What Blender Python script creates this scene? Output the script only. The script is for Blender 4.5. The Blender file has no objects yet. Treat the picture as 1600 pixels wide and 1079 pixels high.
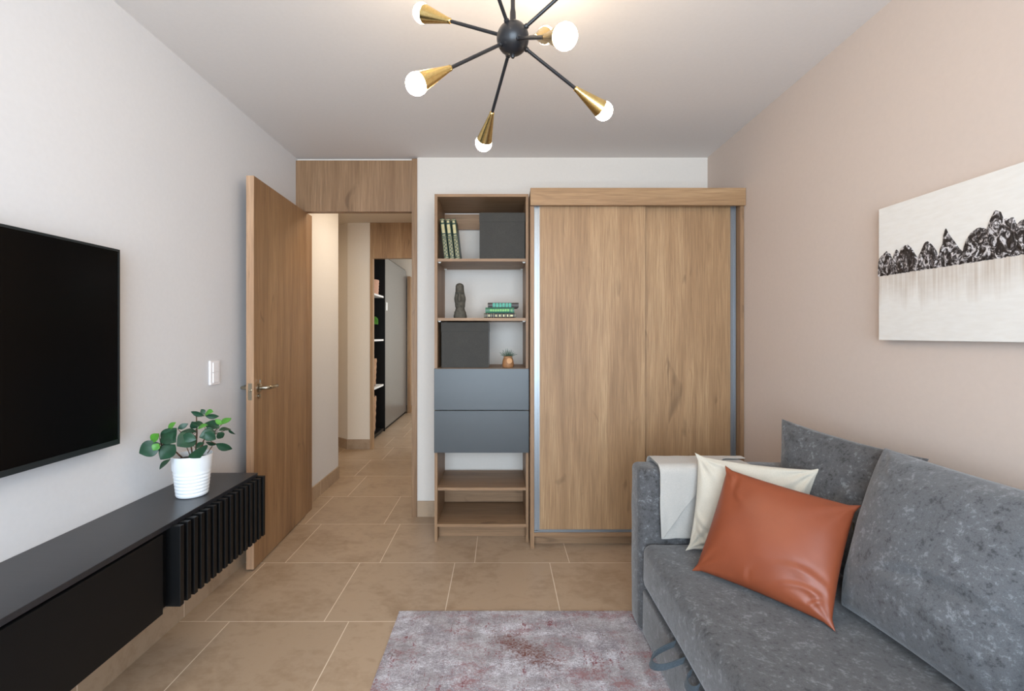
import bpy, bmesh, math, random
from mathutils import Vector, Matrix, noise

# ---------------------------------------------------------------- camera, sky, lights, exposure
C = bpy.context.scene.collection
scene = bpy.context.scene
EYE = 1.268                       # eye height; the camera looks along +Y from (0,0,EYE)
cam_d = bpy.data.cameras.new('camera'); cam = bpy.data.objects.new('camera', cam_d); C.objects.link(cam)
cam.location = (0, 0, EYE); cam.rotation_euler = (math.pi/2, 0, 0)
cam_d.lens = 725/1600*36; cam_d.sensor_width = 36; cam_d.sensor_fit = 'HORIZONTAL'
cam_d.shift_x = 18/1600; cam_d.shift_y = -17.5/1600; cam_d.clip_start = 0.02
scene.camera = cam

w = bpy.data.worlds.new('world'); scene.world = w; w.use_nodes = True
w.node_tree.nodes['Background'].inputs[0].default_value = (0.62, 0.76, 1.0, 1)
w.node_tree.nodes['Background'].inputs[1].default_value = 1.0

scene.view_settings.view_transform = 'Standard'; scene.view_settings.look = 'None'
scene.view_settings.gamma = 1; scene.view_settings.use_curve_mapping = False
scene.view_settings.exposure = 0.0

def area(name, loc, rot, sx, sy, power, col):
    d = bpy.data.lights.new(name, 'AREA'); d.shape = 'RECTANGLE'; d.size = sx; d.size_y = sy
    d.energy = power; d.color = col
    o = bpy.data.objects.new(name, d); C.objects.link(o); o.location = loc; o.rotation_euler = rot
    return o
R = math.radians
# daylight that falls through the big window behind the camera
area('window_daylight', (0.0, -1.62, 1.25), (R(90), 0, 0), 2.3, 1.9, 195, (0.71, 0.86, 1.0))
# hall ceiling lamp and the window of the far room
area('hall_lamp_light', (-0.74, 3.78, 2.44), (0, 0, 0), 0.4, 0.4, 11, (1.0, 0.84, 0.62))
area('side_hall_lamp_light', (-2.6, 4.6, 2.44), (0, 0, 0), 0.3, 0.3, 3.5, (1.0, 0.82, 0.58))
area('far_room_daylight', (0.75, 6.5, 1.5), (R(90), 0, R(90)), 1.2, 1.3, 42, (0.86, 0.93, 1.0))
BULB = 92.0

# ---------------------------------------------------------------- materials
MATS = {}
def lin(r, g, b):
    f = lambda c: (c/255/12.92) if c/255 <= .04045 else ((c/255+.055)/1.055)**2.4
    return (f(r), f(g), f(b), 1)
class N:
    def __init__(s, name):
        s.m = bpy.data.materials.new(name); s.m.use_nodes = True
        s.t = s.m.node_tree; s.n = s.t.nodes; s.l = s.t.links
        s.b = s.n['Principled BSDF']; s.out = s.n['Material Output']
        s.tc = s.n.new('ShaderNodeTexCoord'); MATS[name] = s.m
    def link(s, a, b): s.l.new(a, b)
    def map(s, scale=(1,1,1), loc=(0,0,0), rot=(0,0,0), src='Object'):
        m = s.n.new('ShaderNodeMapping'); m.inputs['Scale'].default_value = scale
        m.inputs['Location'].default_value = loc; m.inputs['Rotation'].default_value = rot
        s.link(s.tc.outputs[src], m.inputs['Vector']); return m.outputs[0]
    def noise(s, vec, scale=5, detail=4, rough=.5, dist=0):
        t = s.n.new('ShaderNodeTexNoise'); t.inputs['Scale'].default_value = scale
        t.inputs['Detail'].default_value = detail; t.inputs['Roughness'].default_value = rough
        t.inputs['Distortion'].default_value = dist; s.link(vec, t.inputs['Vector']); return t.outputs['Fac']
    def ramp(s, fac, stops, interp='LINEAR'):
        r = s.n.new('ShaderNodeValToRGB'); r.color_ramp.interpolation = interp
        e = r.color_ramp.elements
        while len(e) < len(stops): e.new(.5)
        for k, (p, c) in enumerate(stops):
            e[k].position = p; e[k].color = c if len(c) == 4 else (*c, 1)
        s.link(fac, r.inputs[0]); return r.outputs[0]
    def mix(s, fac, a, b, mode='MIX'):
        m = s.n.new('ShaderNodeMix'); m.data_type = 'RGBA'; m.blend_type = mode
        for v, i in ((fac, 0), (a, 6), (b, 7)):
            if hasattr(v, 'links'): s.link(v, m.inputs[i])
            else: m.inputs[i].default_value = v
        return m.outputs[2]
    def math(s, op, a, b=0.0, clamp=False):
        m = s.n.new('ShaderNodeMath'); m.operation = op; m.use_clamp = clamp
        for v, i in ((a, 0), (b, 1)):
            if hasattr(v, 'links'): s.link(v, m.inputs[i])
            else: m.inputs[i].default_value = v
        return m.outputs[0]
    def set(s, col=None, rough=.5, metal=0, spec=None, **k):
        if col is not None:
            if hasattr(col, 'links'): s.link(col, s.b.inputs['Base Color'])
            else: s.b.inputs['Base Color'].default_value = col
        if hasattr(rough, 'links'): s.link(rough, s.b.inputs['Roughness'])
        else: s.b.inputs['Roughness'].default_value = rough
        s.b.inputs['Metallic'].default_value = metal
        if spec is not None: s.b.inputs['Specular IOR Level'].default_value = spec
        for kk, v in k.items(): s.b.inputs[kk.replace('_', ' ')].default_value = v
        return s
    def bump(s, h, strength=.2, dist=.01):
        b = s.n.new('ShaderNodeBump'); b.inputs['Strength'].default_value = strength
        b.inputs['Distance'].default_value = dist
        s.link(h, b.inputs['Height']); s.link(b.outputs[0], s.b.inputs['Normal'])

def plain(name, col, rough=.5, metal=0, var=.04, sc=30, bump=.05, spec=None, bd=.002):
    n = N(name); f = n.noise(n.map(), sc, 4)
    d = tuple(max(0, c*(1-var)) for c in col[:3]) + (1,); l = tuple(min(1, c*(1+var)) for c in col[:3]) + (1,)
    n.set(n.ramp(f, [(.3, d), (.7, l)]), rough, metal, spec)
    if bump: n.bump(f, bump, bd)
    return n.m

def wood(name, cols, axis='z', rough=.5, seed=0.0, sc=1.0):
    n = N(name)
    def st(a, b):   # a across the grain, b along it
        return {'z': (a, a, b), 'x': (b, a, a), 'y': (a, b, a)}[axis]
    L = (seed, seed*1.7, seed*.6)
    broad = n.noise(n.map(st(5*sc, .55*sc), L), 1.6, 3, .5, .6)
    mid = n.noise(n.map(st(16*sc, .9*sc), L), 1.6, 5, .6, .5)
    fine = n.noise(n.map(st(190*sc, 5*sc), L), 1.0, 5, .65)
    kn = n.noise(n.map(st(9*sc, 2.6*sc), (L[0]+3, 1, 2)), 1.3, 2, .4, 1.1)
    a = n.mix(.5, broad, mid)
    c = n.ramp(a, [(.33, cols[0]), (.5, cols[1]), (.66, cols[2])])
    c = n.mix(n.ramp(fine, [(.36, (.55, .55, .55)), (.62, (0, 0, 0))]), c, tuple(x*.72 for x in cols[0][:3]) + (1,))
    c = n.mix(n.ramp(kn, [(.67, (0, 0, 0)), (.76, (.55, .55, .55))]), c, tuple(x*.5 for x in cols[0][:3]) + (1,))
    n.set(c, rough, 0, .4); n.bump(fine, .08, .002)
    return n.m

OAK = (lin(141, 108, 76), lin(166, 131, 95), lin(183, 149, 111))
DRK = (lin(132, 100, 72), lin(151, 118, 87), lin(168, 134, 102))
wood('oak_vertical', OAK, 'z', seed=0)
wood('oak_vertical_second', OAK, 'z', seed=5.3)
wood('oak_horizontal', OAK, 'x', seed=2.1)
wood('oak_door', (lin(132, 99, 69), lin(156, 120, 85), lin(174, 138, 100)), 'z', rough=.42, seed=9.1)
wood('walnut_vertical', DRK, 'z', seed=3.7)
wood('walnut_horizontal', DRK, 'x', seed=7.7)
wood('walnut_depth', DRK, 'y', seed=1.7)
wood('oak_edge', (lin(172, 135, 103), lin(190, 152, 120), lin(200, 165, 134)), 'z', seed=4)

def paint(name, col, rough=.85):
    return plain(name, col, rough, 0, .012, 60, .06, .3, .001)
paint('paint_white', lin(219, 211, 202))
paint('paint_left', lin(219, 217, 217))
paint('paint_ceiling', lin(222, 216, 212))
paint('paint_blush', lin(203, 187, 176))
paint('paint_cream', lin(226, 214, 198))

def tile_mat(name, origin, plane='xy'):
    n = N(name); T = .5265
    if plane == 'xy': v = n.map((1, 1, 1), (-origin[0], -origin[1], 0), src='Object')
    elif plane == 'yz':
        s = n.n.new('ShaderNodeSeparateXYZ'); n.link(n.tc.outputs['Object'], s.inputs[0])
        c = n.n.new('ShaderNodeCombineXYZ'); n.link(n.math('SUBTRACT', s.outputs[1], origin[1]), c.inputs[0]); c.inputs[1].default_value = .26
        v = c.outputs[0]
    else:
        s = n.n.new('ShaderNodeSeparateXYZ'); n.link(n.tc.outputs['Object'], s.inputs[0])
        c = n.n.new('ShaderNodeCombineXYZ'); n.link(n.math('SUBTRACT', s.outputs[0], origin[0]), c.inputs[0]); c.inputs[1].default_value = .26
        v = c.outputs[0]
    b = n.n.new('ShaderNodeTexBrick'); b.offset = .209 if plane == 'xy' else 0; b.offset_frequency = 2; b.squash = 1
    b.inputs['Scale'].default_value = 1; b.inputs['Brick Width'].default_value = T; b.inputs['Row Height'].default_value = T
    b.inputs['Mortar Size'].default_value = .0021; b.inputs['Mortar Smooth'].default_value = .1; b.inputs['Bias'].default_value = 0
    b.inputs['Color1'].default_value = lin(176, 152, 127); b.inputs['Color2'].default_value = lin(167, 144, 120)
    b.inputs['Mortar'].default_value = lin(222, 205, 184)
    n.link(v, b.inputs['Vector'])
    cl = n.noise(n.map(), 3.2, 7, .62, .8); f2 = n.noise(n.map((1, 1.6, 1)), 16, 6, .65, .4)
    m = n.mix(.45, cl, f2)
    cloud = n.ramp(m, [(.32, lin(222, 214, 205)), (.52, (1, 1, 1, 1)), (.68, (1, .985, .965, 1))])
    tinted = n.mix(1.0, b.outputs['Color'], cloud, 'MULTIPLY')
    col = n.mix(b.outputs['Fac'], tinted, lin(222, 205, 184))
    n.set(col, n.math('ADD', n.math('MULTIPLY', f2, .25), .27), 0, .45)
    inv = n.math('SUBTRACT', 1.0, b.outputs['Fac'])
    n.bump(n.math('ADD', inv, n.math('MULTIPLY', f2, .12)), .35, .0015)
    return n.m
tile_mat('floor_tile', (-.67, 2.05))
tile_mat('skirting_tile_side', (0, 1.50 + .055), 'yz')
tile_mat('skirting_tile_front', (-.38, 0), 'xz')

def fabric(name, dark, mid, light, sc=1.0, sheen=.35):
    n = N(name)
    a = n.noise(n.map((1, 1, 1)), 22*sc, 9, .72, .3)
    b = n.noise(n.map((1, 1.15, 1.1), rot=(.3, .2, .5)), 85*sc, 5, .68, .35)
    c = n.noise(n.map(), 420*sc, 3, .6)
    m = n.math('ADD', n.math('MULTIPLY', a, .58), n.math('MULTIPLY', b, .42))
    col = n.ramp(m, [(.39, dark), (.47, mid), (.53, mid), (.61, light)])
    col = n.mix(n.ramp(c, [(.4, (.3, .3, .3)), (.6, (0, 0, 0))]), col, dark)
    n.set(col, .82, 0, .25); n.b.inputs['Sheen Weight'].default_value = sheen
    n.b.inputs['Sheen Roughness'].default_value = .45
    n.bump(n.math('ADD', n.math('MULTIPLY', b, .6), n.math('MULTIPLY', c, .4)), .35, .004)
    return n.m
fabric('sofa_velvet', lin(54, 52, 52), lin(86, 85, 86), lin(126, 127, 129))
fabric('sofa_velvet_nap_sheen', lin(64, 64, 66), lin(98, 99, 102), lin(134, 136, 140))  # same velvet as the sofa; its nap sheen is painted in as lighter colour
def weave(name, col, col2, sc=700):
    n = N(name)
    a = n.noise(n.map((1, .25, 1)), sc, 2, .5); b = n.noise(n.map((.25, 1, .6)), sc, 2, .5); c = n.noise(n.map(), 14, 5, .6)
    m = n.mix(.5, a, b)
    n.set(n.mix(n.ramp(c, [(.35, (0, 0, 0)), (.65, (.6, .6, .6))]), n.ramp(m, [(.4, col2), (.6, col)]), col2), .9, 0, .15)
    n.b.inputs['Sheen Weight'].default_value = .2
    n.bump(m, .3, .002); return n.m
weave('cream_linen', lin(199, 190, 174), lin(186, 177, 162))
weave('throw_cotton', lin(186, 180, 173), lin(172, 167, 160))
weave('box_felt', lin(72, 70, 66), lin(64, 62, 59), 500)
weave('strap_fabric', lin(84, 92, 98), lin(64, 72, 78), 500)
weave('wicker', lin(205, 165, 130), lin(150, 110, 80), 160)
weave('pink_cloth', lin(214, 170, 145), lin(190, 148, 125), 300)

def leather():
    n = N('tan_leather'); a = n.noise(n.map(), 6, 4, .5); b = n.n.new('ShaderNodeTexVoronoi'); b.inputs['Scale'].default_value = 650
    n.link(n.map(), b.inputs['Vector'])
    n.set(n.ramp(a, [(.3, lin(129, 63, 37)), (.7, lin(143, 73, 45))]), .43, 0, .5)
    n.bump(b.outputs['Distance'], .12, .001)
leather()

plain('satin_black', lin(7, 7, 8), .45, 0, .05, 40, .02, .3)
plain('deep_black', lin(9, 9, 10), .5, 0, .05, 40, .02, .25)
n_ = N('console_top_laminate'); f_ = n_.noise(n_.map((3, 60, 3)), 3, 5)
n_.set(n_.ramp(f_, [(.3, lin(30, 30, 33)), (.7, lin(38, 38, 42))]), .33, 0, .6); n_.bump(f_, .02, .001)
n_ = N('screen_glass'); n_.set((.002, .002, .0022, 1), .22, 0, .18)
n_.set(n_.ramp(n_.noise(n_.map(), 4, 2), [(0, (.0018, .0018, .002)), (1, (.0024, .0024, .0026))]), .22, 0, .18)
plain('screen_bezel', lin(40, 46, 48), .35, .3, .03, 30, 0)
plain('grey_lacquer', lin(59, 62, 64), .34, 0, .02, 20, .01, .5)
plain('aluminium', lin(142, 146, 150), .35, .6, .03, 90, .03)
plain('nickel', lin(176, 168, 150), .25, 1, .03, 60, .02)
plain('black_metal', lin(34, 34, 37), .34, .2, .05, 60, .02, .5)
plain('socket_plastic', lin(242, 238, 238), .3, 0, .01, 40, 0)
plain('ceramic_white', lin(236, 238, 240), .28, 0, .01, 30, .01)
plain('potting_soil', lin(34, 27, 23), .95, 0, .4, 160, .6)
plain('stem_brown', lin(92, 66, 46), .7, 0, .2, 90, .2)
plain('shelf_white', lin(235, 235, 232), .5, 0, .01, 30, 0)
plain('page_paper', lin(214, 204, 184), .8, 0, .12, 260, .2)
plain('book_green', lin(14, 48, 34), .4, 0, .15, 60, .1)
plain('book_emerald', lin(8, 84, 58), .38, 0, .15, 60, .1)
plain('book_brown', lin(52, 44, 38), .45, 0, .2, 60, .1)
plain('gilt', lin(160, 148, 108), .4, .4, .12, 90, .1)
plain('gilt_green', lin(84, 140, 62), .4, .2, .2, 90, .1)
plain('gilt_teal', lin(30, 130, 104), .4, .1, .2, 90, .1)
plain('stone_statue', lin(84, 79, 70), .9, 0, .22, 70, .5, .2, .004)
plain('clay_brown', lin(150, 104, 66), .6, 0, .2, 60, .3)
plain('clay_face', lin(200, 150, 104), .6, 0, .08, 60, .2)
plain('blade_green', lin(78, 104, 84), .6, 0, .3, 90, 0)
plain('window_frame_white', lin(235, 235, 235), .4, 0, .01, 30, 0)
plain('pin_plastic', lin(235, 232, 225), .4, 0, .01, 30, 0)
def brass():
    n = N('brushed_brass'); f = n.noise(n.map((60, 60, 60)), 3, 3)
    n.set(n.ramp(f, [(.3, lin(192, 164, 104)), (.7, lin(214, 188, 128))]), .24, 1); return n.m
brass()
def leafmat(name, d, l):
    n = N(name); f = n.noise(n.map(), 38, 4, .6)
    n.set(n.ramp(f, [(.3, d), (.7, l)]), .42, 0, .45); n.b.inputs['Subsurface Weight'].default_value = .06
    n.b.inputs['Subsurface Radius'].default_value = (.01, .02, .005)
    n.bump(f, .2, .002); return n.m
leafmat('leaf_dark', lin(20, 52, 34), lin(36, 76, 50))
leafmat('leaf_bright', lin(62, 122, 38), lin(84, 150, 50))
def steel():
    n = N('brushed_grey_laminate'); f = n.noise(n.map((2, 2, 60)), 6, 4)
    n.set(n.ramp(f, [(.3, lin(150, 154, 156)), (.7, lin(166, 170, 172))]), .28, .8); return n.m
steel()
n_ = N('bulb_glow'); n_.b.inputs['Base Color'].default_value = (1, 1, 1, 1)
n_.b.inputs['Emission Color'].default_value = (1, .80, .56, 1); n_.b.inputs['Emission Strength'].default_value = BULB
n_ = N('lamp_lens'); n_.b.inputs['Emission Color'].default_value = (1, .8, .55, 1); n_.b.inputs['Emission Strength'].default_value = 8
def pane_glass():
    n = N('pane_glass'); tr = n.n.new('ShaderNodeBsdfTransparent'); gl = n.n.new('ShaderNodeBsdfGlossy')
    gl.inputs['Roughness'].default_value = .02; mx = n.n.new('ShaderNodeMixShader'); mx.inputs[0].default_value = .06
    n.link(tr.outputs[0], mx.inputs[1]); n.link(gl.outputs[0], mx.inputs[2]); n.link(mx.outputs[0], n.out.inputs[0])
pane_glass()

def rugmat():
    n = N('rug_pile')
    def knots(cx, cy, seed):      # one random value for each knot of the weave
        v = n.n.new('ShaderNodeVectorMath'); v.operation = 'SNAP'; n.link(n.map(loc=(seed, seed, 0)), v.inputs[0]); v.inputs[1].default_value = (cx, cy, 1)
        wn = n.n.new('ShaderNodeTexWhiteNoise'); wn.noise_dimensions = '2D'; n.link(v.outputs[0], wn.inputs['Vector']); return wn.outputs['Value']
    k1 = knots(.0038, .0030, 0); k2 = knots(.011, .0032, 3.3); k3 = knots(.006, .006, 7.1)
    base = n.noise(n.map((1.4, 2.4, 1)), 5, 6, .65, .3)
    blocks = n.noise(n.map((3.0, 4.2, 1), (3, 1, 0)), 1.6, 1, .4)
    vert = n.noise(n.map((11, .9, 1), (1, 4, 0)), 1.5, 3, .5)
    m = n.math('ADD', n.math('MULTIPLY', base, .6), n.math('MULTIPLY', vert, .4))
    m = n.math('ADD', m, n.math('MULTIPLY', n.math('SUBTRACT', k1, .5), .16))
    m = n.math('ADD', m, n.math('MULTIPLY', n.math('SUBTRACT', k2, .5), .12))
    col = n.ramp(m, [(.36, lin(134, 126, 130)), (.47, lin(165, 158, 162)), (.54, lin(182, 177, 182)), (.64, lin(216, 214, 220))])
    col = n.mix(n.ramp(blocks, [(.50, (0, 0, 0)), (.56, (.35, .35, .35))]), col, lin(150, 142, 140))
    def stain(src, a, b, colour, col, amt):
        mm = n.math('ADD', src, n.math('MULTIPLY', n.math('SUBTRACT', k3, .5), .10))
        mm = n.math('ADD', mm, n.math('MULTIPLY', n.math('SUBTRACT', k2, .5), .10))
        return n.mix(n.math('MULTIPLY', n.ramp(mm, [(a, (0, 0, 0)), (b, (1, 1, 1))]), amt), col, colour)
    st1 = n.noise(n.map((3.2, 6.0, 1), (.35, -.2, 0)), 1.7, 6, .7, .2)
    st2 = n.noise(n.map((14, 3.2, 1), (5.1, 2.2, 0)), 1.6, 6, .72, .2)
    st3 = n.noise(n.map((5, 9, 1), (9.1, 6.2, 0)), 1.6, 6, .72, .2)
    col = stain(st1, .52, .68, lin(146, 104, 104), col, .9)
    col = stain(st2, .60, .68, lin(128, 66, 70), col, .9)
    col = stain(st3, .62, .70, lin(104, 92, 88), col, .6)
    # the rust medallion worn into the middle of the weave
    s = n.n.new('ShaderNodeSeparateXYZ'); n.link(n.tc.outputs['Object'], s.inputs[0])
    ax = n.math('SUBTRACT', s.outputs[0], .56); ay = n.math('SUBTRACT', s.outputs[1], 1.60)
    ca, sa = math.cos(-.62), math.sin(-.62)
    dx = n.math('DIVIDE', n.math('ADD', n.math('MULTIPLY', ax, ca), n.math('MULTIPLY', ay, sa)), .16)
    dy = n.math('DIVIDE', n.math('SUBTRACT', n.math('MULTIPLY', ay, ca), n.math('MULTIPLY', ax, sa)), .065)
    r2 = n.math('ADD', n.math('MULTIPLY', dx, dx), n.math('MULTIPLY', dy, dy))
    wn = n.noise(n.map((9, 16, 1), (2, 2, 0)), 1.8, 7, .75, .2)
    mk = n.math('SUBTRACT', n.math('ADD', n.math('MULTIPLY', wn, 1.9), n.math('MULTIPLY', k3, .45)), n.math('ADD', n.math('MULTIPLY', r2, .42), .72), True)
    col = n.mix(n.math('MULTIPLY', mk, 1.5, True), col, lin(112, 66, 54))
    n.set(col, .95, 0, .1); n.b.inputs['Sheen Weight'].default_value = .15
    n.bump(n.math('ADD', k1, k2), .4, .003)
rugmat()

def canvasmat():
    n = N('painted_canvas')
    s = n.n.new('ShaderNodeSeparateXYZ'); n.link(n.tc.outputs['Object'], s.inputs[0]); z = s.outputs[2]   # z = 0 at the canvas foot
    streaks = n.noise(n.map((1, 120, 1.6)), 1.0, 5, .6); edge = n.noise(n.map((1, 9, 0)), 1.4, 3, .6)
    top = n.math('LESS_THAN', z, .241)
    low = n.math('DIVIDE', n.math('SUBTRACT', z, n.math('SUBTRACT', .24, n.math('MULTIPLY', edge, .24))), .08, True)
    mk = n.math('MULTIPLY', n.math('MULTIPLY', top, low), n.ramp(streaks, [(.3, (.15, .15, .15)), (.65, (.7, .7, .7))]))
    f = n.noise(n.map((1, 3, 12)), 8, 4)
    base = n.ramp(f, [(.3, lin(221, 216, 209)), (.7, lin(226, 222, 216))])
    n.set(n.mix(mk, base, lin(176, 158, 142)), .6, 0, .3); n.bump(n.noise(n.map(), 700, 2), .15, .001)
canvasmat()
def impasto():
    n = N('impasto_rock')
    a = n.noise(n.map((1, 1, .7), rot=(.7, 0, 0)), 62, 8, .72, 1.3)
    n.set(n.ramp(a, [(.48, lin(26, 20, 20)), (.53, lin(96, 90, 90)), (.58, lin(205, 200, 200))]), .4, 0, .5)
    n.bump(a, .6, .004)
impasto()

# ---------------------------------------------------------------- geometry helpers
def wloc(o):
    v = Vector((0, 0, 0))
    while o: v += o.location; o = o.parent
    return v
def obj(name, bm, mat, parent=None, loc=None, smooth=False, angle=None):
    """one mesh object; the bmesh is in world coordinates"""
    base = wloc(parent) + (Vector(loc) if loc is not None and parent else Vector((0, 0, 0))) if parent else Vector(loc or (0, 0, 0))
    bmesh.ops.translate(bm, verts=bm.verts, vec=-base)
    bmesh.ops.recalc_face_normals(bm, faces=bm.faces)
    me = bpy.data.meshes.new(name); bm.to_mesh(me); bm.free()
    if smooth:
        for p in me.polygons: p.use_smooth = True
        if angle: 
            me.set_sharp_from_angle(angle=R(angle))
    for m in (mat if isinstance(mat, (list, tuple)) else [mat]): me.materials.append(MATS[m])
    o = bpy.data.objects.new(name, me); C.objects.link(o)
    o.parent = parent; o.location = loc or (0, 0, 0)
    return o
def tag(o, label, cat, group=None):
    o['label'] = label; o['category'] = cat
    if group: o['group'] = group
    return o
def thing(name, label, cat, loc, group=None):
    o = bpy.data.objects.new(name, None); C.objects.link(o); o.location = loc; o.empty_display_size = .05
    return tag(o, label, cat, group)
def struct(name, bm, mat, parent=None, smooth=False, label=None, cat=None):
    o = obj(name, bm, mat, parent, None, smooth, 35 if smooth else None)
    if not parent: o['kind'] = 'structure'
    if label: o['label'] = label
    if cat: o['category'] = cat
    return o
def B(*boxes):
    bm = bmesh.new()
    for b in boxes: box(bm, *b)
    return bm
def box(bm, x0, x1, y0, y1, z0, z1, M=None, bev=0, seg=2):
    t = bmesh.new(); bmesh.ops.create_cube(t, size=1)
    for v in t.verts:
        v.co = Vector(((x0+x1)/2 + v.co.x*(x1-x0), (y0+y1)/2 + v.co.y*(y1-y0), (z0+z1)/2 + v.co.z*(z1-z0)))
    if bev: bmesh.ops.bevel(t, geom=t.edges[:], offset=bev, segments=seg, profile=.5, affect='EDGES')
    if M: t.transform(M)
    merge(bm, t); return bm
def merge(bm, t):
    me = bpy.data.meshes.new('tmp'); t.to_mesh(me); t.free(); bm.from_mesh(me); bpy.data.meshes.remove(me)
def RB(bev, *boxes, seg=2, M=None):
    bm = bmesh.new()
    for b in boxes: box(bm, *b, bev=bev, seg=seg, M=M)
    return bm
def frame_of(d):
    d = d.normalized(); a = Vector((0, 0, 1)) if abs(d.z) < .95 else Vector((1, 0, 0))
    u = d.cross(a).normalized(); return u, d.cross(u).normalized()
def tube(bm, pts, r, seg=10, cap=True):
    pts = [Vector(p) for p in pts]; rs = r if isinstance(r, (list, tuple)) else [r]*len(pts); rings = []
    u = None
    for i, p in enumerate(pts):
        d = (pts[min(i+1, len(pts)-1)] - pts[max(i-1, 0)])
        if u is None: u, v = frame_of(d)
        else:
            u = (u - d.normalized()*u.dot(d.normalized())).normalized(); v = d.normalized().cross(u)
        rings.append([bm.verts.new(p + (u*math.cos(2*math.pi*k/seg) + v*math.sin(2*math.pi*k/seg))*rs[i]) for k in range(seg)])
    for a, b in zip(rings, rings[1:]):
        for k in range(seg): bm.faces.new((a[k], a[(k+1) % seg], b[(k+1) % seg], b[k]))
    if cap: bm.faces.new(rings[0]); bm.faces.new(rings[-1])
    return bm
def lathe(bm, prof, c=(0, 0, 0), axis=(0, 0, 1), seg=28):
    """prof: list of (radius, distance along the axis)"""
    c = Vector(c); ax = Vector(axis).normalized(); u, v = frame_of(ax); rings = []
    for r, h in prof:
        if r < 1e-6: rings.append([bm.verts.new(c + ax*h)])
        else: rings.append([bm.verts.new(c + ax*h + (u*math.cos(2*math.pi*k/seg) + v*math.sin(2*math.pi*k/seg))*r) for k in range(seg)])
    for a, b in zip(rings, rings[1:]):
        for k in range(seg):
            q = (k+1) % seg
            if len(a) == 1 and len(b) == 1: continue
            if len(a) == 1: bm.faces.new((a[0], b[k], b[q]))
            elif len(b) == 1: bm.faces.new((a[k], a[q], b[0]))
            else: bm.faces.new((a[k], a[q], b[q], b[k]))
    return bm
def sphere_prof(r, n=12): return [(r*math.sin(math.pi*i/n), -r*math.cos(math.pi*i/n)) for i in range(n+1)]
def grid(bm, P, nu, nv):
    vs = [[bm.verts.new(P(i/nu, j/nv)) for i in range(nu+1)] for j in range(nv+1)]
    for j in range(nv):
        for i in range(nu): bm.faces.new((vs[j][i], vs[j][i+1], vs[j+1][i+1], vs[j+1][i]))
    return vs
def ribbon(bm, pts, side, width, thick):
    """a flat band swept along pts; side = direction of its width"""
    side = Vector(side).normalized(); rings = []
    for i, p in enumerate(pts):
        p = Vector(p); d = (Vector(pts[min(i+1, len(pts)-1)]) - Vector(pts[max(i-1, 0)])).normalized()
        nn = d.cross(side).normalized()
        rings.append([bm.verts.new(p + side*a*width/2 + nn*b*thick/2) for a, b in ((-1, -1), (1, -1), (1, 1), (-1, 1))])
    for a, b in zip(rings, rings[1:]):
        for k in range(4): bm.faces.new((a[k], a[(k+1) % 4], b[(k+1) % 4], b[k]))
    bm.faces.new(rings[0]); bm.faces.new(rings[-1]); return bm
def nz(p, s=1.0, o=0.0): return noise.noise(Vector(p)*s + Vector((o, o*.7, -o)))

# ---------------------------------------------------------------- the setting
XL, XR, YB, ZC, YN = -1.43, 1.444, 3.236, 2.50, -1.5
struct('floor', B((-3.4, 1.7, YN-.2, 7.8, -.1, 0)), 'floor_tile')
struct('ceiling', B((XL-.15, XR+.15, YN-.15, YB+.13, ZC, ZC+.1)), 'paint_ceiling')
struct('ceiling_hall', B((-3.4, XR+.15, YB+.13, 7.8, ZC, ZC+.1)), 'paint_cream')
struct('wall_left', B((XL-.12, XL, YN-.15, 4.09, 0, ZC)), 'paint_left')
struct('wall_right', B((XR, XR+.12, YN-.15, YB+.13, 0, ZC)), 'paint_blush')
struct('wall_back', B((-.58, XR, YB, YB+.13, 0, ZC)), 'paint_white')
# wall behind the camera with the wide window the daylight comes through
struct('wall_near', B((XL, -1.2, YN-.12, YN, 0, ZC), (1.2, XR, YN-.12, YN, 0, ZC),
                      (-1.2, 1.2, YN-.12, YN, 0, .25), (-1.2, 1.2, YN-.12, YN, 2.25, ZC)), 'paint_white')
win = struct('window_1', B((-1.2, -1.15, YN-.1, YN-.04, .25, 2.25), (1.15, 1.2, YN-.1, YN-.04, .25, 2.25), (-1.15, 1.15, YN-.1, YN-.04, .25, .30),
                    (-1.15, 1.15, YN-.1, YN-.04, 2.20, 2.25), (-.025, .025, YN-.1, YN-.04, .30, 2.20)), 'window_frame_white')
obj('window_pane', B((-1.15, -.025, YN-.075, YN-.069, .30, 2.20)), 'pane_glass', win)
obj('window_pane', B((.025, 1.15, YN-.075, YN-.069, .30, 2.20)), 'pane_glass', win)
# hall and far room
struct('wall_hall_right', B((-.50, -.40, YB+.13, 5.13, 0, ZC)), 'paint_cream')
bm = bmesh.new()
pts = [(-1.44, 5.13), (-1.69, 5.13), (-1.88, 5.29), (-3.3, 5.29), (-3.3, 5.36), (-1.85, 5.36), (-1.66, 5.20), (-1.44, 5.20)]
lo = [bm.verts.new((x, y, 0)) for x, y in pts]; hi = [bm.verts.new((x, y, ZC)) for x, y in pts]
for k in range(8): bm.faces.new((lo[k], lo[(k+1) % 8], hi[(k+1) % 8], hi[k]))
bm.faces.new(lo); bm.faces.new(hi)
struct('wall_hall_end', bm, 'paint_cream')
struct('wall_hall_end_right', B((-.55, XR, 5.13, 5.25, 0, ZC)), 'paint_cream')
struct('wall_side_hall_left', B((-3.4, -3.3, 3.9, 5.42, 0, ZC)), 'paint_cream')
struct('wall_side_hall_near', B((-3.3, XL-.12, 3.97, 4.09, 0, ZC)), 'paint_cream')
struct('wall_far_room_back', B((-2.2, XR, 7.60, 7.75, 0, ZC)), 'paint_cream')
struct('wall_far_room_left', B((-2.3, -2.2, 5.36, 7.75, 0, ZC)), 'paint_cream')
struct('wall_far_room_right', B((.85, .95, 5.25, 7.60, 0, ZC)), 'paint_cream')

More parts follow.
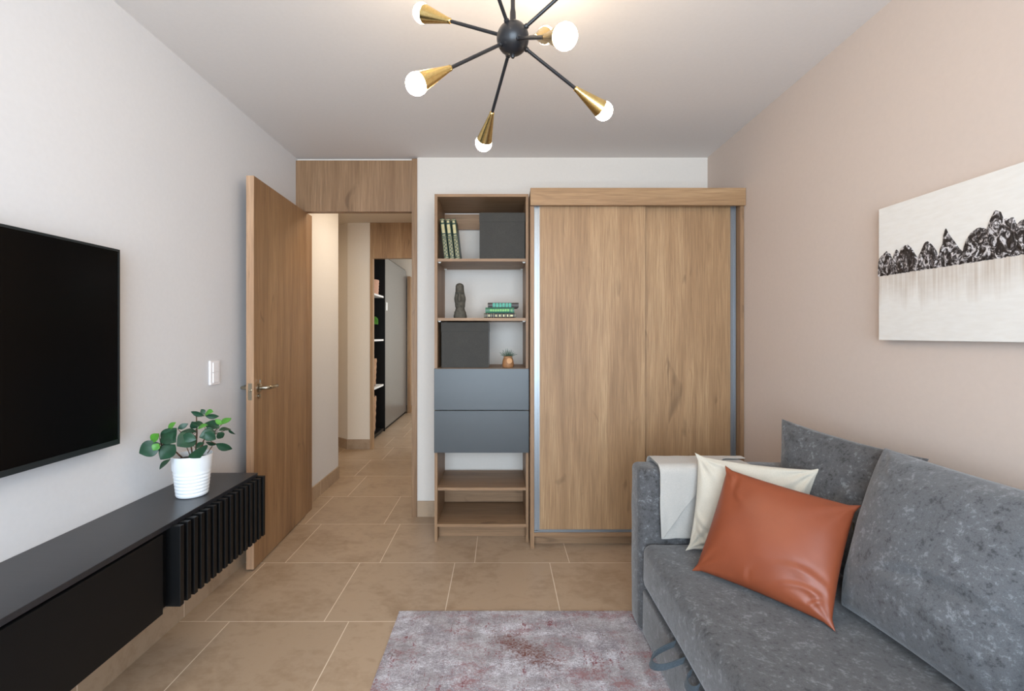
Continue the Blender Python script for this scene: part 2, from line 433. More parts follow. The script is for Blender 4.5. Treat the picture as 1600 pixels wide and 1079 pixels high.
SK = .108
struct('baseboard_left', B((XL, XL+.011, YN, YB-.02, 0, SK)), 'skirting_tile_side')
struct('baseboard_right', B((XR-.011, XR, YN, 2.70, 0, SK)), 'skirting_tile_side')
struct('baseboard_back', B((-.578, XR-.011, YB-.011, YB, 0, SK)), 'skirting_tile_front')
struct('baseboard_hall_left', B((XL, XL+.011, YB+.13, 4.09, 0, SK)), 'skirting_tile_side')
bm = bmesh.new()
pts = [(-1.43, 5.13), (-1.69, 5.13), (-1.88, 5.29), (-1.888, 5.279), (-1.694, 5.119), (-1.43, 5.119)]
lo = [bm.verts.new((x, y, 0)) for x, y in pts]; hi = [bm.verts.new((x, y, SK)) for x, y in pts]
for k in range(6): bm.faces.new((lo[k], lo[(k+1) % 6], hi[(k+1) % 6], hi[k]))
bm.faces.new(lo); bm.faces.new(hi)
struct('baseboard_hall_end', bm, 'skirting_tile_front')
struct('baseboard_far_room_back', B((-2.2, .85, 7.589, 7.60, 0, SK)), 'skirting_tile_front')

# near doorway: oak frame with tall panel above the opening
tr = struct('trim_1', B((-.616, -.58, YB-.012, YB+.13, 0, ZC-.012), (XL, -1.368, YB+.02, YB+.13, 0, 2.125)), 'walnut_vertical')
obj('transom_panel', B((XL, -.616, YB+.006, YB+.06, 2.125, ZC-.018)), 'walnut_vertical', tr)
obj('shadow_gap', B((XL, -.58, YB+.03, YB+.13, ZC-.018, ZC)), 'paint_white', tr)
# far doorway
tr2 = struct('trim_2', B((-1.44, -1.408, 5.115, 5.175, 0, 2.107), (-.59, -.55, 5.115, 5.26, 0, 2.107)), 'oak_vertical_second')
obj('transom_panel', B((-1.44, -.55, 5.12, 5.18, 2.107, ZC)), 'oak_vertical_second', tr2)
struct('trim_3', B((-1.50, -1.455, 7.47, 7.60, 0, 2.2)), 'oak_door')

# the open door leaf, swung back along the left wall
hinge = Vector((-1.357, 3.235, 0)); free = Vector((-1.322, 2.487, 0))
dv = (free - hinge); Lw = dv.length; dv.normalize()
ang = math.atan2(dv.y, dv.x)
DM = Matrix.Translation(hinge) @ Matrix.Rotation(ang, 4, 'Z')      # local +X: hinge to free edge; local -Y: towards the wall
side = -1 if (DM.to_3x3() @ Vector((0, 1, 0))).x > 0 else 1
bm = bmesh.new(); box(bm, 0, Lw, min(0, side*.04), max(0, side*.04), .008, 2.118, M=DM)
door = struct('door_1', bm, ['oak_door', 'oak_edge'])
ed = (DM.to_3x3() @ Vector((1, 0, 0)))
for p in door.data.polygons:
    if p.normal.dot(ed) > .9: p.material_index = 1
def dl(x, y, z): return DM @ Vector((x, y, z))
hz = .975
for s_ in (1, -1):          # room side, then wall side
    o_ = 0 if s_ == 1 else side*.04; q = -side*s_
    bm = bmesh.new(); xq = Lw - .055
    lathe(bm, [(0, 0), (.026, 0), (.026, .006), (.022, .009), (0, .009)], dl(xq, o_, hz), DM.to_3x3() @ Vector((0, q, 0)))
    hd = obj('door_handle', bm, 'nickel', door, None, True, 40)
    bm = bmesh.new()
    tube(bm, [dl(xq, o_+q*.006, hz), dl(xq, o_+q*.040, hz), dl(xq-.006, o_+q*.050, hz), dl(xq-.018, o_+q*.054, hz), dl(xq-.06, o_+q*.055, hz), dl(xq-.110, o_+q*.052, hz), dl(xq-.128, o_+q*.040, hz)],
         [.0105, .0105, .0105, .0105, .010, .0095, .0075], 14)
    obj('lever', bm, 'nickel', hd, None, True, 60)
    if s_ == 1:
        bm = bmesh.new(); lathe(bm, [(0, 0), (.013, 0), (.013, .007), (0, .008)], dl(xq+.002, o_, hz-.045), DM.to_3x3() @ Vector((0, q, 0)), 16)
        box(bm, xq-.001, xq+.005, o_+q*.006 if q > 0 else o_+q*.014, o_+q*.014 if q > 0 else o_+q*.006, hz+.028, hz+.046, M=DM)
        obj('lock_turn', bm, 'nickel', door)
bm = bmesh.new(); e0, e1 = sorted((side*.010, side*.030)); box(bm, Lw-.0005, Lw+.0012, e0, e1, hz-.06, hz+.03, M=DM)
lp = obj('latch_plate', bm, 'nickel', door)
bm = bmesh.new(); lathe(bm, [(0, 0), (.007, 0), (.006, .008), (0, .009)], dl(Lw+.001, side*.02, hz-.008), ed, 12)
obj('latch_bolt', bm, 'nickel', lp, None, True, 40)

# ---------------------------------------------------------------- light switch
t = thing('light_switch', 'white two-rocker light switch plate on the left wall beside the open door', 'light switch', (XL, 2.312, 1.078))
obj('plate', RB(.003, (XL, XL+.010, 2.273, 2.351, 1.018, 1.138)), 'socket_plastic', t)
obj('rocker', RB(.002, (XL+.009, XL+.014, 2.290, 2.334, 1.080, 1.128)), 'socket_plastic', t)
obj('rocker', RB(.002, (XL+.009, XL+.014, 2.290, 2.334, 1.028, 1.0765)), 'socket_plastic', t)

# ---------------------------------------------------------------- television
TX = -1.372
t = thing('television', 'large flat black television hung on the left wall above the black console', 'television', (XL, 1.05, .87))
obj('screen', B((TX-.002, TX, .457, 1.664, .892, 1.564)), 'screen_glass', t)
obj('bezel', B((TX-.018, TX+.001, 1.664, 1.672, .874, 1.572), (TX-.018, TX+.001, .449, .457, .874, 1.572),
               (TX-.018, TX+.001, .457, 1.664, 1.564, 1.572), (TX-.018, TX+.002, .457, 1.664, .874, .892)), 'screen_bezel', t)
obj('housing', RB(.004, (XL+.012, TX-.0025, .47, 1.655, .885, 1.56)), 'deep_black', t)
obj('wall_bracket', B((XL+.0012, XL+.012, .80, 1.30, 1.05, 1.40)), 'deep_black', t)

# ---------------------------------------------------------------- floating console
CT = .617
t = thing('media_console', 'long low black wall-hung console with vertical slats at its far end', 'console', (XL, .9, .325))
obj('top', RB(.0015, (XL+.0012, -1.142, -.35, 2.185, CT-.018, CT)), 'console_top_laminate', t)
obj('body', B((XL+.0012, -1.160, -.34, 2.172, .326, CT-.018)), 'deep_black', t)
obj('front_panel', RB(.001, (-1.160, -1.138, -.35, 1.565, .325, CT-.024)), 'deep_black', t)
for k in range(17):
    y1 = 2.188 - k*.0374
    if y1 - .022 < 1.568: break
    obj('slat', RB(.001, (-1.160 if False else -1.1595, -1.109, y1-.020, y1, .325, CT-.008-.006)), 'satin_black', t)

# ---------------------------------------------------------------- potted plant on the console
PC = Vector((-1.252, 1.885, CT))
t = thing('potted_plant', 'green leafy houseplant in a ribbed white pot on the black console', 'plant', PC)
prof = [(0, .0005), (.052, .0005), (.055, .003)]
for k in range(7):
    h0 = .006 + k*.0138; r0 = .0555 + .0165*h0/.165
    prof += [(r0+.0004, h0), (r0+.0015, h0+.003), (r0+.0016, h0+.009), (r0+.0004, h0+.012)]
prof += [(.0700, .112), (.0732, .162), (.0735, .165), (.0710, .1655), (.0690, .162), (.0660, .135), (0, .135)]
obj('pot', lathe(bmesh.new(), prof, PC, seg=48), 'ceramic_white', t, None, True, 50)
bm = lathe(bmesh.new(), [(0, .150), (.03, .149), (.055, .146), (.0672, .144), (.0655, .137)], PC, seg=32)
for v in bm.verts: v.co.z += .003*nz(v.co, 60)
obj('soil', bm, 'potting_soil', t, None, True)
def px(X, Y, d): return Vector(((X-782)*d/725, d, EYE + (522-Y)*d/725))
def zp(zx, zy, d): return px(205 + zx*.1437, 625 + zy*.1437, d)
# leaf: (base zoom xy, tip zoom xy, depth base, depth tip, width factor, bright?, tilt)
LV = [((320,470),(78,580),1.77,1.74,.62,0,.7), ((300,360),(215,460),1.77,1.755,.95,1,.2), ((300,470),(235,545),1.74,1.725,.8,1,.5),
      ((350,480),(480,300),1.80,1.81,.8,0,.1), ((400,330),(475,238),1.82,1.82,.62,1,.3), ((505,310),(618,255),1.83,1.84,.42,0,.6),
      ((480,480),(310,640),1.80,1.76,.78,0,.3), ((425,640),(298,745),1.79,1.76,.55,0,.5), ((700,385),(500,490),1.83,1.77,.85,0,.4),
      ((715,345),(530,335),1.85,1.83,.38,0,.9), ((720,300),(655,235),1.88,1.87,.9,0,.6), ((800,280),(665,245),1.89,1.86,.5,0,.8),
      ((800,150),(885,118),1.90,1.89,.62,1,.4), ((800,150),(760,95),1.90,1.90,.6,0,.4), ((795,165),(645,128),1.90,1.88,.14,0,.9), ((805,170),(955,178),1.90,1.92,.14,0,.9),
      ((720,310),(825,262),1.85,1.85,.5,1,.6), ((960,300),(800,240),1.91,1.90,.62,0,.5), ((985,262),(1085,185),1.92,1.95,.72,1,.3), ((985,265),(915,205),1.92,1.91,.5,1,.5),
      ((950,330),(1090,305),1.91,1.95,.5,0,.6), ((1060,310),(1130,380),1.94,1.97,.3,0,.8), ((920,340),(740,400),1.87,1.83,.62,0,.4), ((800,350),(915,430),1.84,1.85,.7,0,.4),
      ((940,350),(1000,410),1.90,1.92,.75,0,.3), ((745,510),(740,622),1.81,1.775,1.35,0,.2), ((700,520),(785,455),1.83,1.84,.7,0,.4), ((920,470),(1098,538),1.90,1.93,.38,0,.8),
      ((930,480),(800,460),1.92,1.93,.2,0,.8), ((560,380),(700,430),1.80,1.80,.6,0,.4), ((330,380),(480,450),1.80,1.79,.7,0,.3), ((790,330),(900,330),1.86,1.87,.6,0,.5)]
def leaf(bm, a, b, wf, tilt, sd):
    ax = b - a; L = ax.length; ax.normalize()
    view = Vector((0, -1, .55)).normalized()
    nn = (view - ax*view.dot(ax)).normalized(); sv = ax.cross(nn)
    nn2 = (nn*math.cos(tilt*.8) + sv*math.sin(tilt*.8)*(1 if sd % 2 else -1)).normalized(); sv2 = ax.cross(nn2)
    Wd = L*wf*.60/max(.35, math.cos(tilt*.8))
    if wf < .2: Wd = .012
    prof = [0, .45, .78, .96, 1.0, .93, .74, .42, 0.02]
    rows = []
    for i, p in enumerate(prof):
        s_ = i/8; c = a + ax*L*s_ - nn2*(.10*L*(s_**2)) + nn2*.05*L*math.sin(s_*3.1)
        rows.append([bm.verts.new(c + sv2*Wd*p*q + nn2*abs(q)*Wd*.16*p) for q in (-1, -.5, 0, .5, 1)])
    for r0, r1 in zip(rows, rows[1:]):
        for k in range(4): bm.faces.new((r0[k], r0[k+1], r1[k+1], r1[k]))
bmd, bmb, bms = bmesh.new(), bmesh.new(), bmesh.new()
hubs = [Vector((PC.x-.062, 1.80, CT+.215)), Vector((PC.x-.005, 1.86, CT+.245)), Vector((PC.x+.045, 1.90, CT+.235)), Vector((PC.x+.01, 1.895, CT+.325))]
for i, (a, b, da, db, wf, br, tl) in enumerate(LV):
    A, Bt = zp(*a, da), zp(*b, db); leaf(bmb if br else bmd, A, Bt, wf, tl, i)
    h = min(hubs, key=lambda q: (q-A).length); m_ = (h+A)/2 - Vector((0, 0, .006))
    tube(bms, [h, m_, A], [.0016, .0013, .001], 6)
for k, h in enumerate(hubs):
    r0 = PC + Vector(((-.02, -.005, .02, .005)[k], (-.02, .01, -.005, .012)[k], .148))
    tube(bms, [r0, r0*.5 + h*.5 + Vector((.004, 0, .012)), h], [.0032, .0028, .002], 8)
extra = [((600,500),(640,600)), ((790,460),(760,540)), ((880,500),(830,575))]
for a, b in extra: tube(bms, [zp(*a, 1.86), zp(*b, 1.87)], .0018, 6)
st = obj('stems', bms, 'stem_brown', t, None, True)
o = obj('dark_leaves', bmd, 'leaf_dark', t, None, True); o['label'] = 'dark green mature leaves'
o = obj('bright_leaves', bmb, 'leaf_bright', t, None, True); o['label'] = 'bright green young leaves'
for o in list(t.children):
    if 'leaves' in o.name:
        m = o.modifiers.new('thick', 'SOLIDIFY'); m.thickness = .0007; m = o.modifiers.new('sub', 'SUBSURF'); m.levels = m.render_levels = 1

# ---------------------------------------------------------------- tall open shelf
SX0, SX1, SF, SB = -.403, .172, 2.836, 3.224
t = thing('shelving_unit', 'tall open wooden shelf with two grey drawers, left of the wardrobe', 'shelf', ((SX0+SX1)/2, 3.03, 0))
T = .017
obj('side_panel', B((SX0, SX0+T, SF, SB, 0, 2.125)), 'walnut_vertical', t)
obj('side_panel', B((SX1-T, SX1, SF, SB, 0, 2.125)), 'walnut_vertical', t)
obj('top_panel', B((SX0+T, SX1-T, SF, SB, 2.108, 2.125)), 'walnut_horizontal', t)
obj('back_rail', B((SX0+T, SX1-T, SB-.018, SB, 1.992, 2.096)), 'walnut_horizontal', t)
obj('back_rail', B((SX0+T, SX1-T, SB-.018, SB, .112, .20)), 'walnut_horizontal', t)
for z in (1.731, 1.368, .330):
    s = obj('shelf', B((SX0+T+.001, SX1-T-.001, SF+.004, SB-.02, z-.017, z)), 'walnut_horizontal', t)
    if z > 1:
        for xx in (SX0+T+.010, SX1-T-.010):
            for yy in (SF+.03, SB-.05):
                bm = tube(bmesh.new(), [(xx, yy, z-.024), (xx, yy, z-.017)], .007, 10); box(bm, xx-.009, xx+.009, yy-.006, yy+.006, z-.020, z-.017)
                obj('shelf_pin', bm, 'pin_plastic', s)
obj('bottom_shelf', B((SX0+T, SX1-T, SF+.004, SB, .090, .107)), 'walnut_horizontal', t)
obj('divider_board', B((SX0+T, SX1-T, SF+.003, SB-.02, 1.045, 1.061)), 'walnut_horizontal', t)
obj('divider_board', B((SX0+T, SX1-T, SF+.003, SB-.02, .548, .562)), 'walnut_horizontal', t)
obj('kickboard', B((SX0+T, SX1-T, SF+.08, SF+.096, .0, .090)), 'walnut_horizontal', t)
obj('drawer', RB(.001, (SX0, SX1+.001, SF-.020, SF-.001, .808, 1.059)), 'grey_lacquer', t)
obj('drawer', RB(.001, (SX0, SX1+.001, SF-.020, SF-.001, .549, .804)), 'grey_lacquer', t)
bm = B((SX0+T+.01, SX1-T-.01, SF, SB-.06, .57, .572)); obj('drawer_bottom', bm, 'walnut_horizontal', t)
bm = B((SX0+T+.0, SX1-T-.0, SB-.021, SB-.019, .562, 1.045)); obj('drawer_back', bm, 'walnut_horizontal', t)

# storage boxes
def storage_box(x0, x1, z0, h, label):
    y0, y1 = SF+.022, SB-.08
    t = thing('storage_box', label, 'box', ((x0+x1)/2, (y0+y1)/2, z0), 'grey storage boxes on the open shelf')
    obj('box_body', RB(.003, (x0+.002, x1-.002, y0+.002, y1-.002, z0+.0005, z0+h-.056)), 'box_felt', t)
    obj('lid', RB(.003, (x0, x1, y0, y1, z0+h-.058, z0+h)), 'box_felt', t)
storage_box(-.131, .152, 1.731, .286, 'dark grey fabric storage box on the top shelf, beside the upright books')
storage_box(-.366, -.072, 1.061, .281, 'dark grey fabric storage box just above the grey drawers, beside the tiny plant')

# books
def book_local(w_, h_, d_, cover, tool, pattern):
    """book standing at the origin: spine towards -Y, width X, height Z -> (cover bm, page bm, gilt bm)"""
    c = bmesh.new()
    box(c, -w_/2, -w_/2+.0025, .004, d_, 0, h_); box(c, w_/2-.0025, w_/2, .004, d_, 0, h_)
    seg = 8; pr = []
    for k in range(seg+1):
        a = math.pi*k/seg; pr.append((-w_/2*math.cos(a), .006 - .006*math.sin(a)))
    lo = [c.verts.new((x, y, 0)) for x, y in pr]; hi = [c.verts.new((x, y, h_)) for x, y in pr]
    li = [c.verts.new((x*.85, y+.003, 0)) for x, y in pr]; hi2 = [c.verts.new((x*.85, y+.003, h_)) for x, y in pr]
    for k in range(seg):
        c.faces.new((lo[k], lo[k+1], hi[k+1], hi[k])); c.faces.new((li[k], hi2[k], hi2[k+1], li[k+1]))
        c.faces.new((lo[k], li[k], li[k+1], lo[k+1])); c.faces.new((hi[k], hi[k+1], hi2[k+1], hi2[k]))
    p = B((-w_/2+.0028, w_/2-.0028, .010, d_-.004, .003, h_-.003))
    g = bmesh.new(); e = -.0012
    for (u0, u1, z0, z1) in pattern:
        box(g, u0*w_/2, u1*w_/2, e, .0035 + .002*max(abs(u0), abs(u1)), z0*h_, z1*h_)
    return c, p, g
def make_book(label, w_, h_, d_, cover, tool, pattern, M, loc, group, copy_of=None):
    t = thing('book', label, 'book', loc, group)
    for nm, bm, mt in zip(('cover', 'pages', 'gilt_decoration'), book_local(w_, h_, d_, cover, tool, pattern), (cover, 'page_paper', tool)):
        bm.transform(M); bm.transform(Matrix.Translation(Vector(loc))); obj(nm, bm, mt, t)
    return t
random.seed(4)
pat = [(-.9, .9, .02, .03), (-.9, .9, .97, .98), (-.5, .5, .90, .95), (-.62, .62, .64, .86), (-.62, .62, .58, .60), (-.9, .9, .54, .55)]
for k in range(26):
    zz = .06 + k*.0175; u = .35*math.sin(k*1.25); pat.append((u-.28, u+.28, zz, zz+.009))
pat += [(-.7, -.6, .06, .52), (.6, .7, .06, .52)]
lean = R(-6.5); LM = Matrix.Rotation(lean, 4, 'Y')
names = ['tall green book with gilt spine on the top shelf, leftmost of the three', 'tall green book with gilt spine, middle of the three on the top shelf',
         'tall green book with gilt spine on the top shelf, nearest the grey box']
b0 = make_book(names[0], .029, .250, .17, 'book_green', 'gilt', pat, LM, (-.333, SF+.03, 1.7338), 'green books standing on the top shelf')
for k in (1, 2):
    c = b0.copy(); C.objects.link(c); c.location = (-.333 + k*.0345, SF+.03+.004*k, 1.7338); c['label'] = names[k]
    for ch in list(b0.children):
        d = ch.copy(); C.objects.link(d); d.parent = c
lay = Matrix.Rotation(R(90), 4, 'Y')      # lying flat: height along X, spine to the front
def flat(label, x0, L, z, th, cover, tool, pattern, yy, rot=0):
    M = Matrix.Rotation(rot, 4, 'Z') @ lay
    make_book(label, th, L, .15, cover, tool, pattern, M, (x0, yy, z+th/2), 'books stacked flat on the middle shelf')
p1 = [(-.95, .95, a, a+.006) for a in (.03, .10, .22, .30, .97)] + [(-.45, .45, a, a+.035) for a in (.14, .36, .48, .60, .72)] + [(-.35, .35, .82, .9)] + [(-.8, .8, a, a+.005) for a in (.43, .55, .67, .79)]
p2 = [(-.45, .45, .16+.085*k, .225+.085*k) for k in range(8)] + [(-.9, .9, .03, .035), (-.9, .9, .075, .08), (-.9, .9, .12, .125), (-.9, .9, .93, .935), (-.5, .5, .88, .91)]
p3 = [(-.8, .8, .15+.105*k, .235+.105*k) for k in range(6)]
flat('dark brown book with gilt spine, bottom of the flat stack on the middle shelf', -.103, .200, 1.3685, .0315, 'book_brown', 'gilt', p1, SF+.06)
flat('emerald green book, middle of the flat stack of three', -.094, .180, 1.4005, .034, 'book_emerald', 'gilt_green', p2, SF+.055, R(-1.5))
flat('dark book with teal spine label, top of the flat stack', -.078, .192, 1.435, .031, 'book_brown', 'gilt_teal', p3, SF+.065, R(2.5))

# carved stone head statue
bm = bmesh.new(); H = .222; NU, NV = 40, 64; SC_ = Vector((-.253, SF+.085, 1.3685))
def bumpf(x, c, w_): return math.exp(-((x-c)/w_)**2)
rings = []
for j in range(NV+1):
    v = j/NV; z = v*H
    r = .036 - .010*v - .004*bumpf(v, .28, .05) + .004*bumpf(v, .05, .08)
    if v > .9: r *= math.sqrt(max(0, 1-((v-.9)/.1)**2))*.999 + .001
    ring = []
    for i in range(NU):
        a = 2*math.pi*i/NU; fx, fy = math.cos(a), math.sin(a)      # the face looks towards -Y
        f = max(0, -fy); d = 0
        if v > .2:
            d += .010*bumpf(v, .73, .025)*f**2                       # brow
            d -= .005*bumpf(v, .655, .035)*(bumpf(fx, .45, .22)+bumpf(fx, -.45, .22))*f   # eye hollows
            d += .013*bumpf(fx, 0, .26)*f*(bumpf(v, .50, .05) + .75*bumpf(v, .58, .07) + .4*bumpf(v, .66, .05))   # nose
            d += .007*bumpf(v, .375, .018)*bumpf(fx, 0, .5)*f + .006*bumpf(v, .335, .014)*bumpf(fx, 0, .48)*f    # lips
            d -= .003*bumpf(v, .355, .008)*bumpf(fx, 0, .5)*f
            d += .006*bumpf(v, .275, .03)*bumpf(fx, 0, .6)*f          # chin
            d += .006*bumpf(abs(fx), 1, .16)*(bumpf(v, .56, .12))     # long ears
        else: d += .003*bumpf(abs(fx), .7, .3)
        rr = r + d*1.15
        p = Vector((rr*fx*(.96 if v > .2 else 1.02), rr*fy*1.12, z)); p.x -= .004*v
        p += Vector((fx, fy, 0))*.0012*nz(p, 90, 2)
        ring.append(bm.verts.new(SC_ + p))
    rings.append(ring)
for a, b in zip(rings, rings[1:]):
    for i in range(NU): bm.faces.new((a[i], a[(i+1) % NU], b[(i+1) % NU], b[i]))
bm.faces.new(rings[0]); bm.faces.new(rings[-1])
tag(obj('stone_statue', bm, 'stone_statue', None, SC_, True), 'tall carved grey stone head figure on the middle shelf, left of the stacked books', 'statue')

# tiny grass plant
SP = Vector((.047, SF+.06, 1.0615))
t = thing('small_potted_plant', 'tiny tufted grass plant in a brown pot above the grey drawers', 'plant', SP)
obj('pot', lathe(bmesh.new(), [(0, 0), (.032, 0), (.036, .006), (.0365, .022), (.033, .045), (.027, .062), (.026, .068), (.028, .071), (.024, .071), (.022, .062), (0, .060)], SP, seg=32), 'clay_brown', t, None, True, 50)
bm = lathe(bmesh.new(), [(0, 0), (.017, 0), (.0175, .003), (.014, .0045), (0, .005)], SP + Vector((.008, -.0305, .042)), (.12, -1, .15), 20)
o = obj('round_tag', bm, 'clay_face', t, None, True, 40); o['label'] = 'pale round tag on the front of the pot'
bm = bmesh.new(); tube(bm, [SP + Vector((.0272*math.cos(a), .0272*math.sin(a), .064)) for a in [2*math.pi*k/24 for k in range(25)]], .0016, 6, False)
obj('twine', bm, 'wicker', t, None, True)
bm = bmesh.new(); random.seed(8)
for k in range(110):
    a = random.random()*6.283; sp = random.random()**.6; L = random.uniform(.035, .062)
    d = Vector((math.cos(a)*sp*.85, math.sin(a)*sp*.85, 1.0 - sp*.45)).normalized()
    r0 = SP + Vector((math.cos(a)*.012*sp, math.sin(a)*.012*sp, .062)); ps = []
    sd_ = d.cross(Vector((0, 0, 1))); sd_ = sd_.normalized() if sd_.length > .01 else Vector((1, 0, 0))
    for q in range(4):
        s_ = q/3; ps.append((r0 + d*L*s_ - Vector((0, 0, .012*s_*s_*sp)), .0016*(1-s_*.85)))
    prev = None
    for p, wq in ps:
        cur = (bm.verts.new(p - sd_*wq), bm.verts.new(p + sd_*wq + Vector((0, 0, .0004))))
        if prev: bm.faces.new((prev[0], prev[1], cur[1], cur[0]))
        prev = cur
o = obj('grass_blades', bm, 'blade_green', t); m = o.modifiers.new('thick', 'SOLIDIFY'); m.thickness = .0006

# ---------------------------------------------------------------- wardrobe
t = thing('wardrobe', 'large oak wardrobe with two sliding doors in the back right corner', 'wardrobe', (.81, 2.98, 0))
WX0, WX1, WF = .177, 1.442, 2.747
obj('side_panel', B((WX0, WX0+.022, WF, 3.224, 0, 2.125)), 'walnut_vertical', t)
obj('side_panel', B((WX1-.022, WX1, WF, 3.224, 0, 2.125)), 'walnut_vertical', t)
obj('top_panel', B((WX0+.022, WX1-.022, WF, 3.224, 2.107, 2.125)), 'oak_horizontal', t)
obj('valance', RB(.001, (WX0-.001, WX1, WF-.022, WF-.001, 2.026, 2.128)), 'oak_horizontal', t)
obj('back_panel', B((WX0+.022, WX1-.022, 3.20, 3.222, .09, 2.107)), 'oak_vertical', t)
obj('bottom_panel', B((WX0+.022, WX1-.022, WF+.002, 3.20, .072, .092)), 'walnut_horizontal', t)
obj('kickboard', B((WX0+.022, WX1-.022, WF+.07, WF+.088, 0, .072)), 'walnut_horizontal', t)
obj('bottom_track', B((WX0+.022, WX1-.022, WF+.012, WF+.09, .092, .098)), 'aluminium', t)
obj('top_track', B((WX0+.022, WX1-.022, WF+.012, WF+.09, 2.085, 2.107)), 'aluminium', t)
def sliding(x0, x1, y, mat, hside, seed):
    hx0, hx1 = (x0, x0+.032) if hside < 0 else (x1-.032, x1)
    px0, px1 = (x0+.030, x1) if hside < 0 else (x0, x1-.030)
    d = obj('door', RB(.001, (px0, px1, y, y+.018, .106, 2.080)), mat, t)
    bm = bmesh.new()   # aluminium grip profile with a groove
    box(bm, hx0, hx0+.009, y-.004, y+.022, .100, 2.083); box(bm, hx1-.009, hx1, y-.004, y+.022, .100, 2.083); box(bm, hx0+.009, hx1-.009, y+.004, y+.020, .100, 2.083)
    obj('handle_profile', bm, 'aluminium', d)
    obj('bottom_rail', B((px0, px1, y-.003, y+.020, .099, .106)), 'aluminium', d)
sliding(WX0+.024, .862, WF+.018, 'oak_vertical', -1, 0)
sliding(.856, WX1-.026, WF+.048, 'oak_vertical_second', 1, 1)

# ---------------------------------------------------------------- rug
bm = bmesh.new(); X0, X1, Y0, Y1 = -.462, .70, .25, 2.120
def rp(u, v, z):
    x = X0 + (X1-X0)*u; y = Y0 + (Y1-Y0)*v
    e = .004
    if u == 0: x += e*nz((0, y*5, 0), 1)
    if v == 1: y += e*nz((x*5, 0, 3), 1) - .012*max(0, 1-u/.06)*0
    return Vector((x, y, z))
top = grid(bm, lambda u, v: rp(u, v, .009 - .003*(u in (0, 1) or v in (0, 1))), 60, 80)
bot = grid(bm, lambda u, v: rp(u, v, .0006), 60, 80)
for A_, B_ in ((top[0], bot[0]), (top[-1], bot[-1]), ([r[0] for r in top], [r[0] for r in bot]), ([r[-1] for r in top], [r[-1] for r in bot])):
    for k in range(len(A_)-1): bm.faces.new((A_[k], A_[k+1], B_[k+1], B_[k]))
tag(obj('area_rug', bm, 'rug_pile', None, (X0, Y0, 0), True, 40), 'distressed grey rug with rust red patches lying on the tiles beside the sofa', 'rug')

# ---------------------------------------------------------------- sofa
t = thing('sofa', 'grey crushed velvet sofa bed along the right wall', 'sofa', (1.0, 1.0, 0))
def soft(boxdef, bev, sub=3, amp=.004, fr=9, seed=0, puff=0):
    x0, x1, y0, y1, z0, z1 = boxdef
    bm = bmesh.new(); box(bm, *boxdef, bev=bev, seg=4)
    bmesh.ops.subdivide_edges(bm, edges=[e for e in bm.edges if e.calc_length() > .12], cuts=14, use_grid_fill=True)
    for v in bm.verts:
        n3 = Vector((nz(v.co, fr, seed), nz(v.co, fr, seed+5), nz(v.co, fr, seed+9)))*amp; v.co += n3
        if puff and v.co.z > z1 - bev:
            u = (v.co.x-x0)/(x1-x0)*2-1; w_ = (v.co.y-y0)/(y1-y0)*2-1
            v.co.z += puff*(1-u*u)*(1-w_**4)
    return bm
obj('base', soft((.594, 1.368, .122, 1.946, .018, .205), .012, amp=.0025), 'sofa_velvet', t, None, True, 50)
obj('seat_cushion', soft((.590, 1.368, .122, 1.946, .214, .398), .038, amp=.005, fr=6, puff=.004), 'sofa_velvet', t, None, True, 60)
obj('backrest', soft((1.372, 1.436, .0, 2.07, .02, .715), .03, amp=.004), 'sofa_velvet', t, None, True, 60)
obj('armrest', soft((.582, 1.368, 1.948, 2.078, .016, .703), .026, amp=.005, fr=8, seed=4), 'sofa_velvet', t, None, True, 60)
obj('armrest', soft((.582, 1.368, -.01, .12, .010, .703), .026, amp=.005, fr=8, seed=7), 'sofa_velvet', t, None, True, 60)
def strap(y0, y1, drop, out):
    n_ = 16; ps = []
    for k in range(n_+1):
        s_ = k/n_; a = math.pi*s_
        b_ = math.sin(a)**.6; ps.append((.598 - out*b_, (y0+y1)/2 + (y1-y0)/2*-math.cos(a)*1.15, .209 - drop*b_))
    return ps
bm = ribbon(bmesh.new(), strap(1.585, 1.515, .040, .095), (.35, 0, 1), .024, .004)
obj('pull_strap', bm, 'strap_fabric', t, None, True, 50)
bm = ribbon(bmesh.new(), strap(1.450, 1.400, .020, .024), (.35, 0, 1), .024, .004)
obj('pull_strap', bm, 'strap_fabric', t, None, True, 50)
for xx in (.76, 1.36):
    for yy in (.2, 1.88):
        obj('foot', tube(bmesh.new(), [(xx, yy, 0), (xx, yy, .02)], .022, 16), 'deep_black', t)

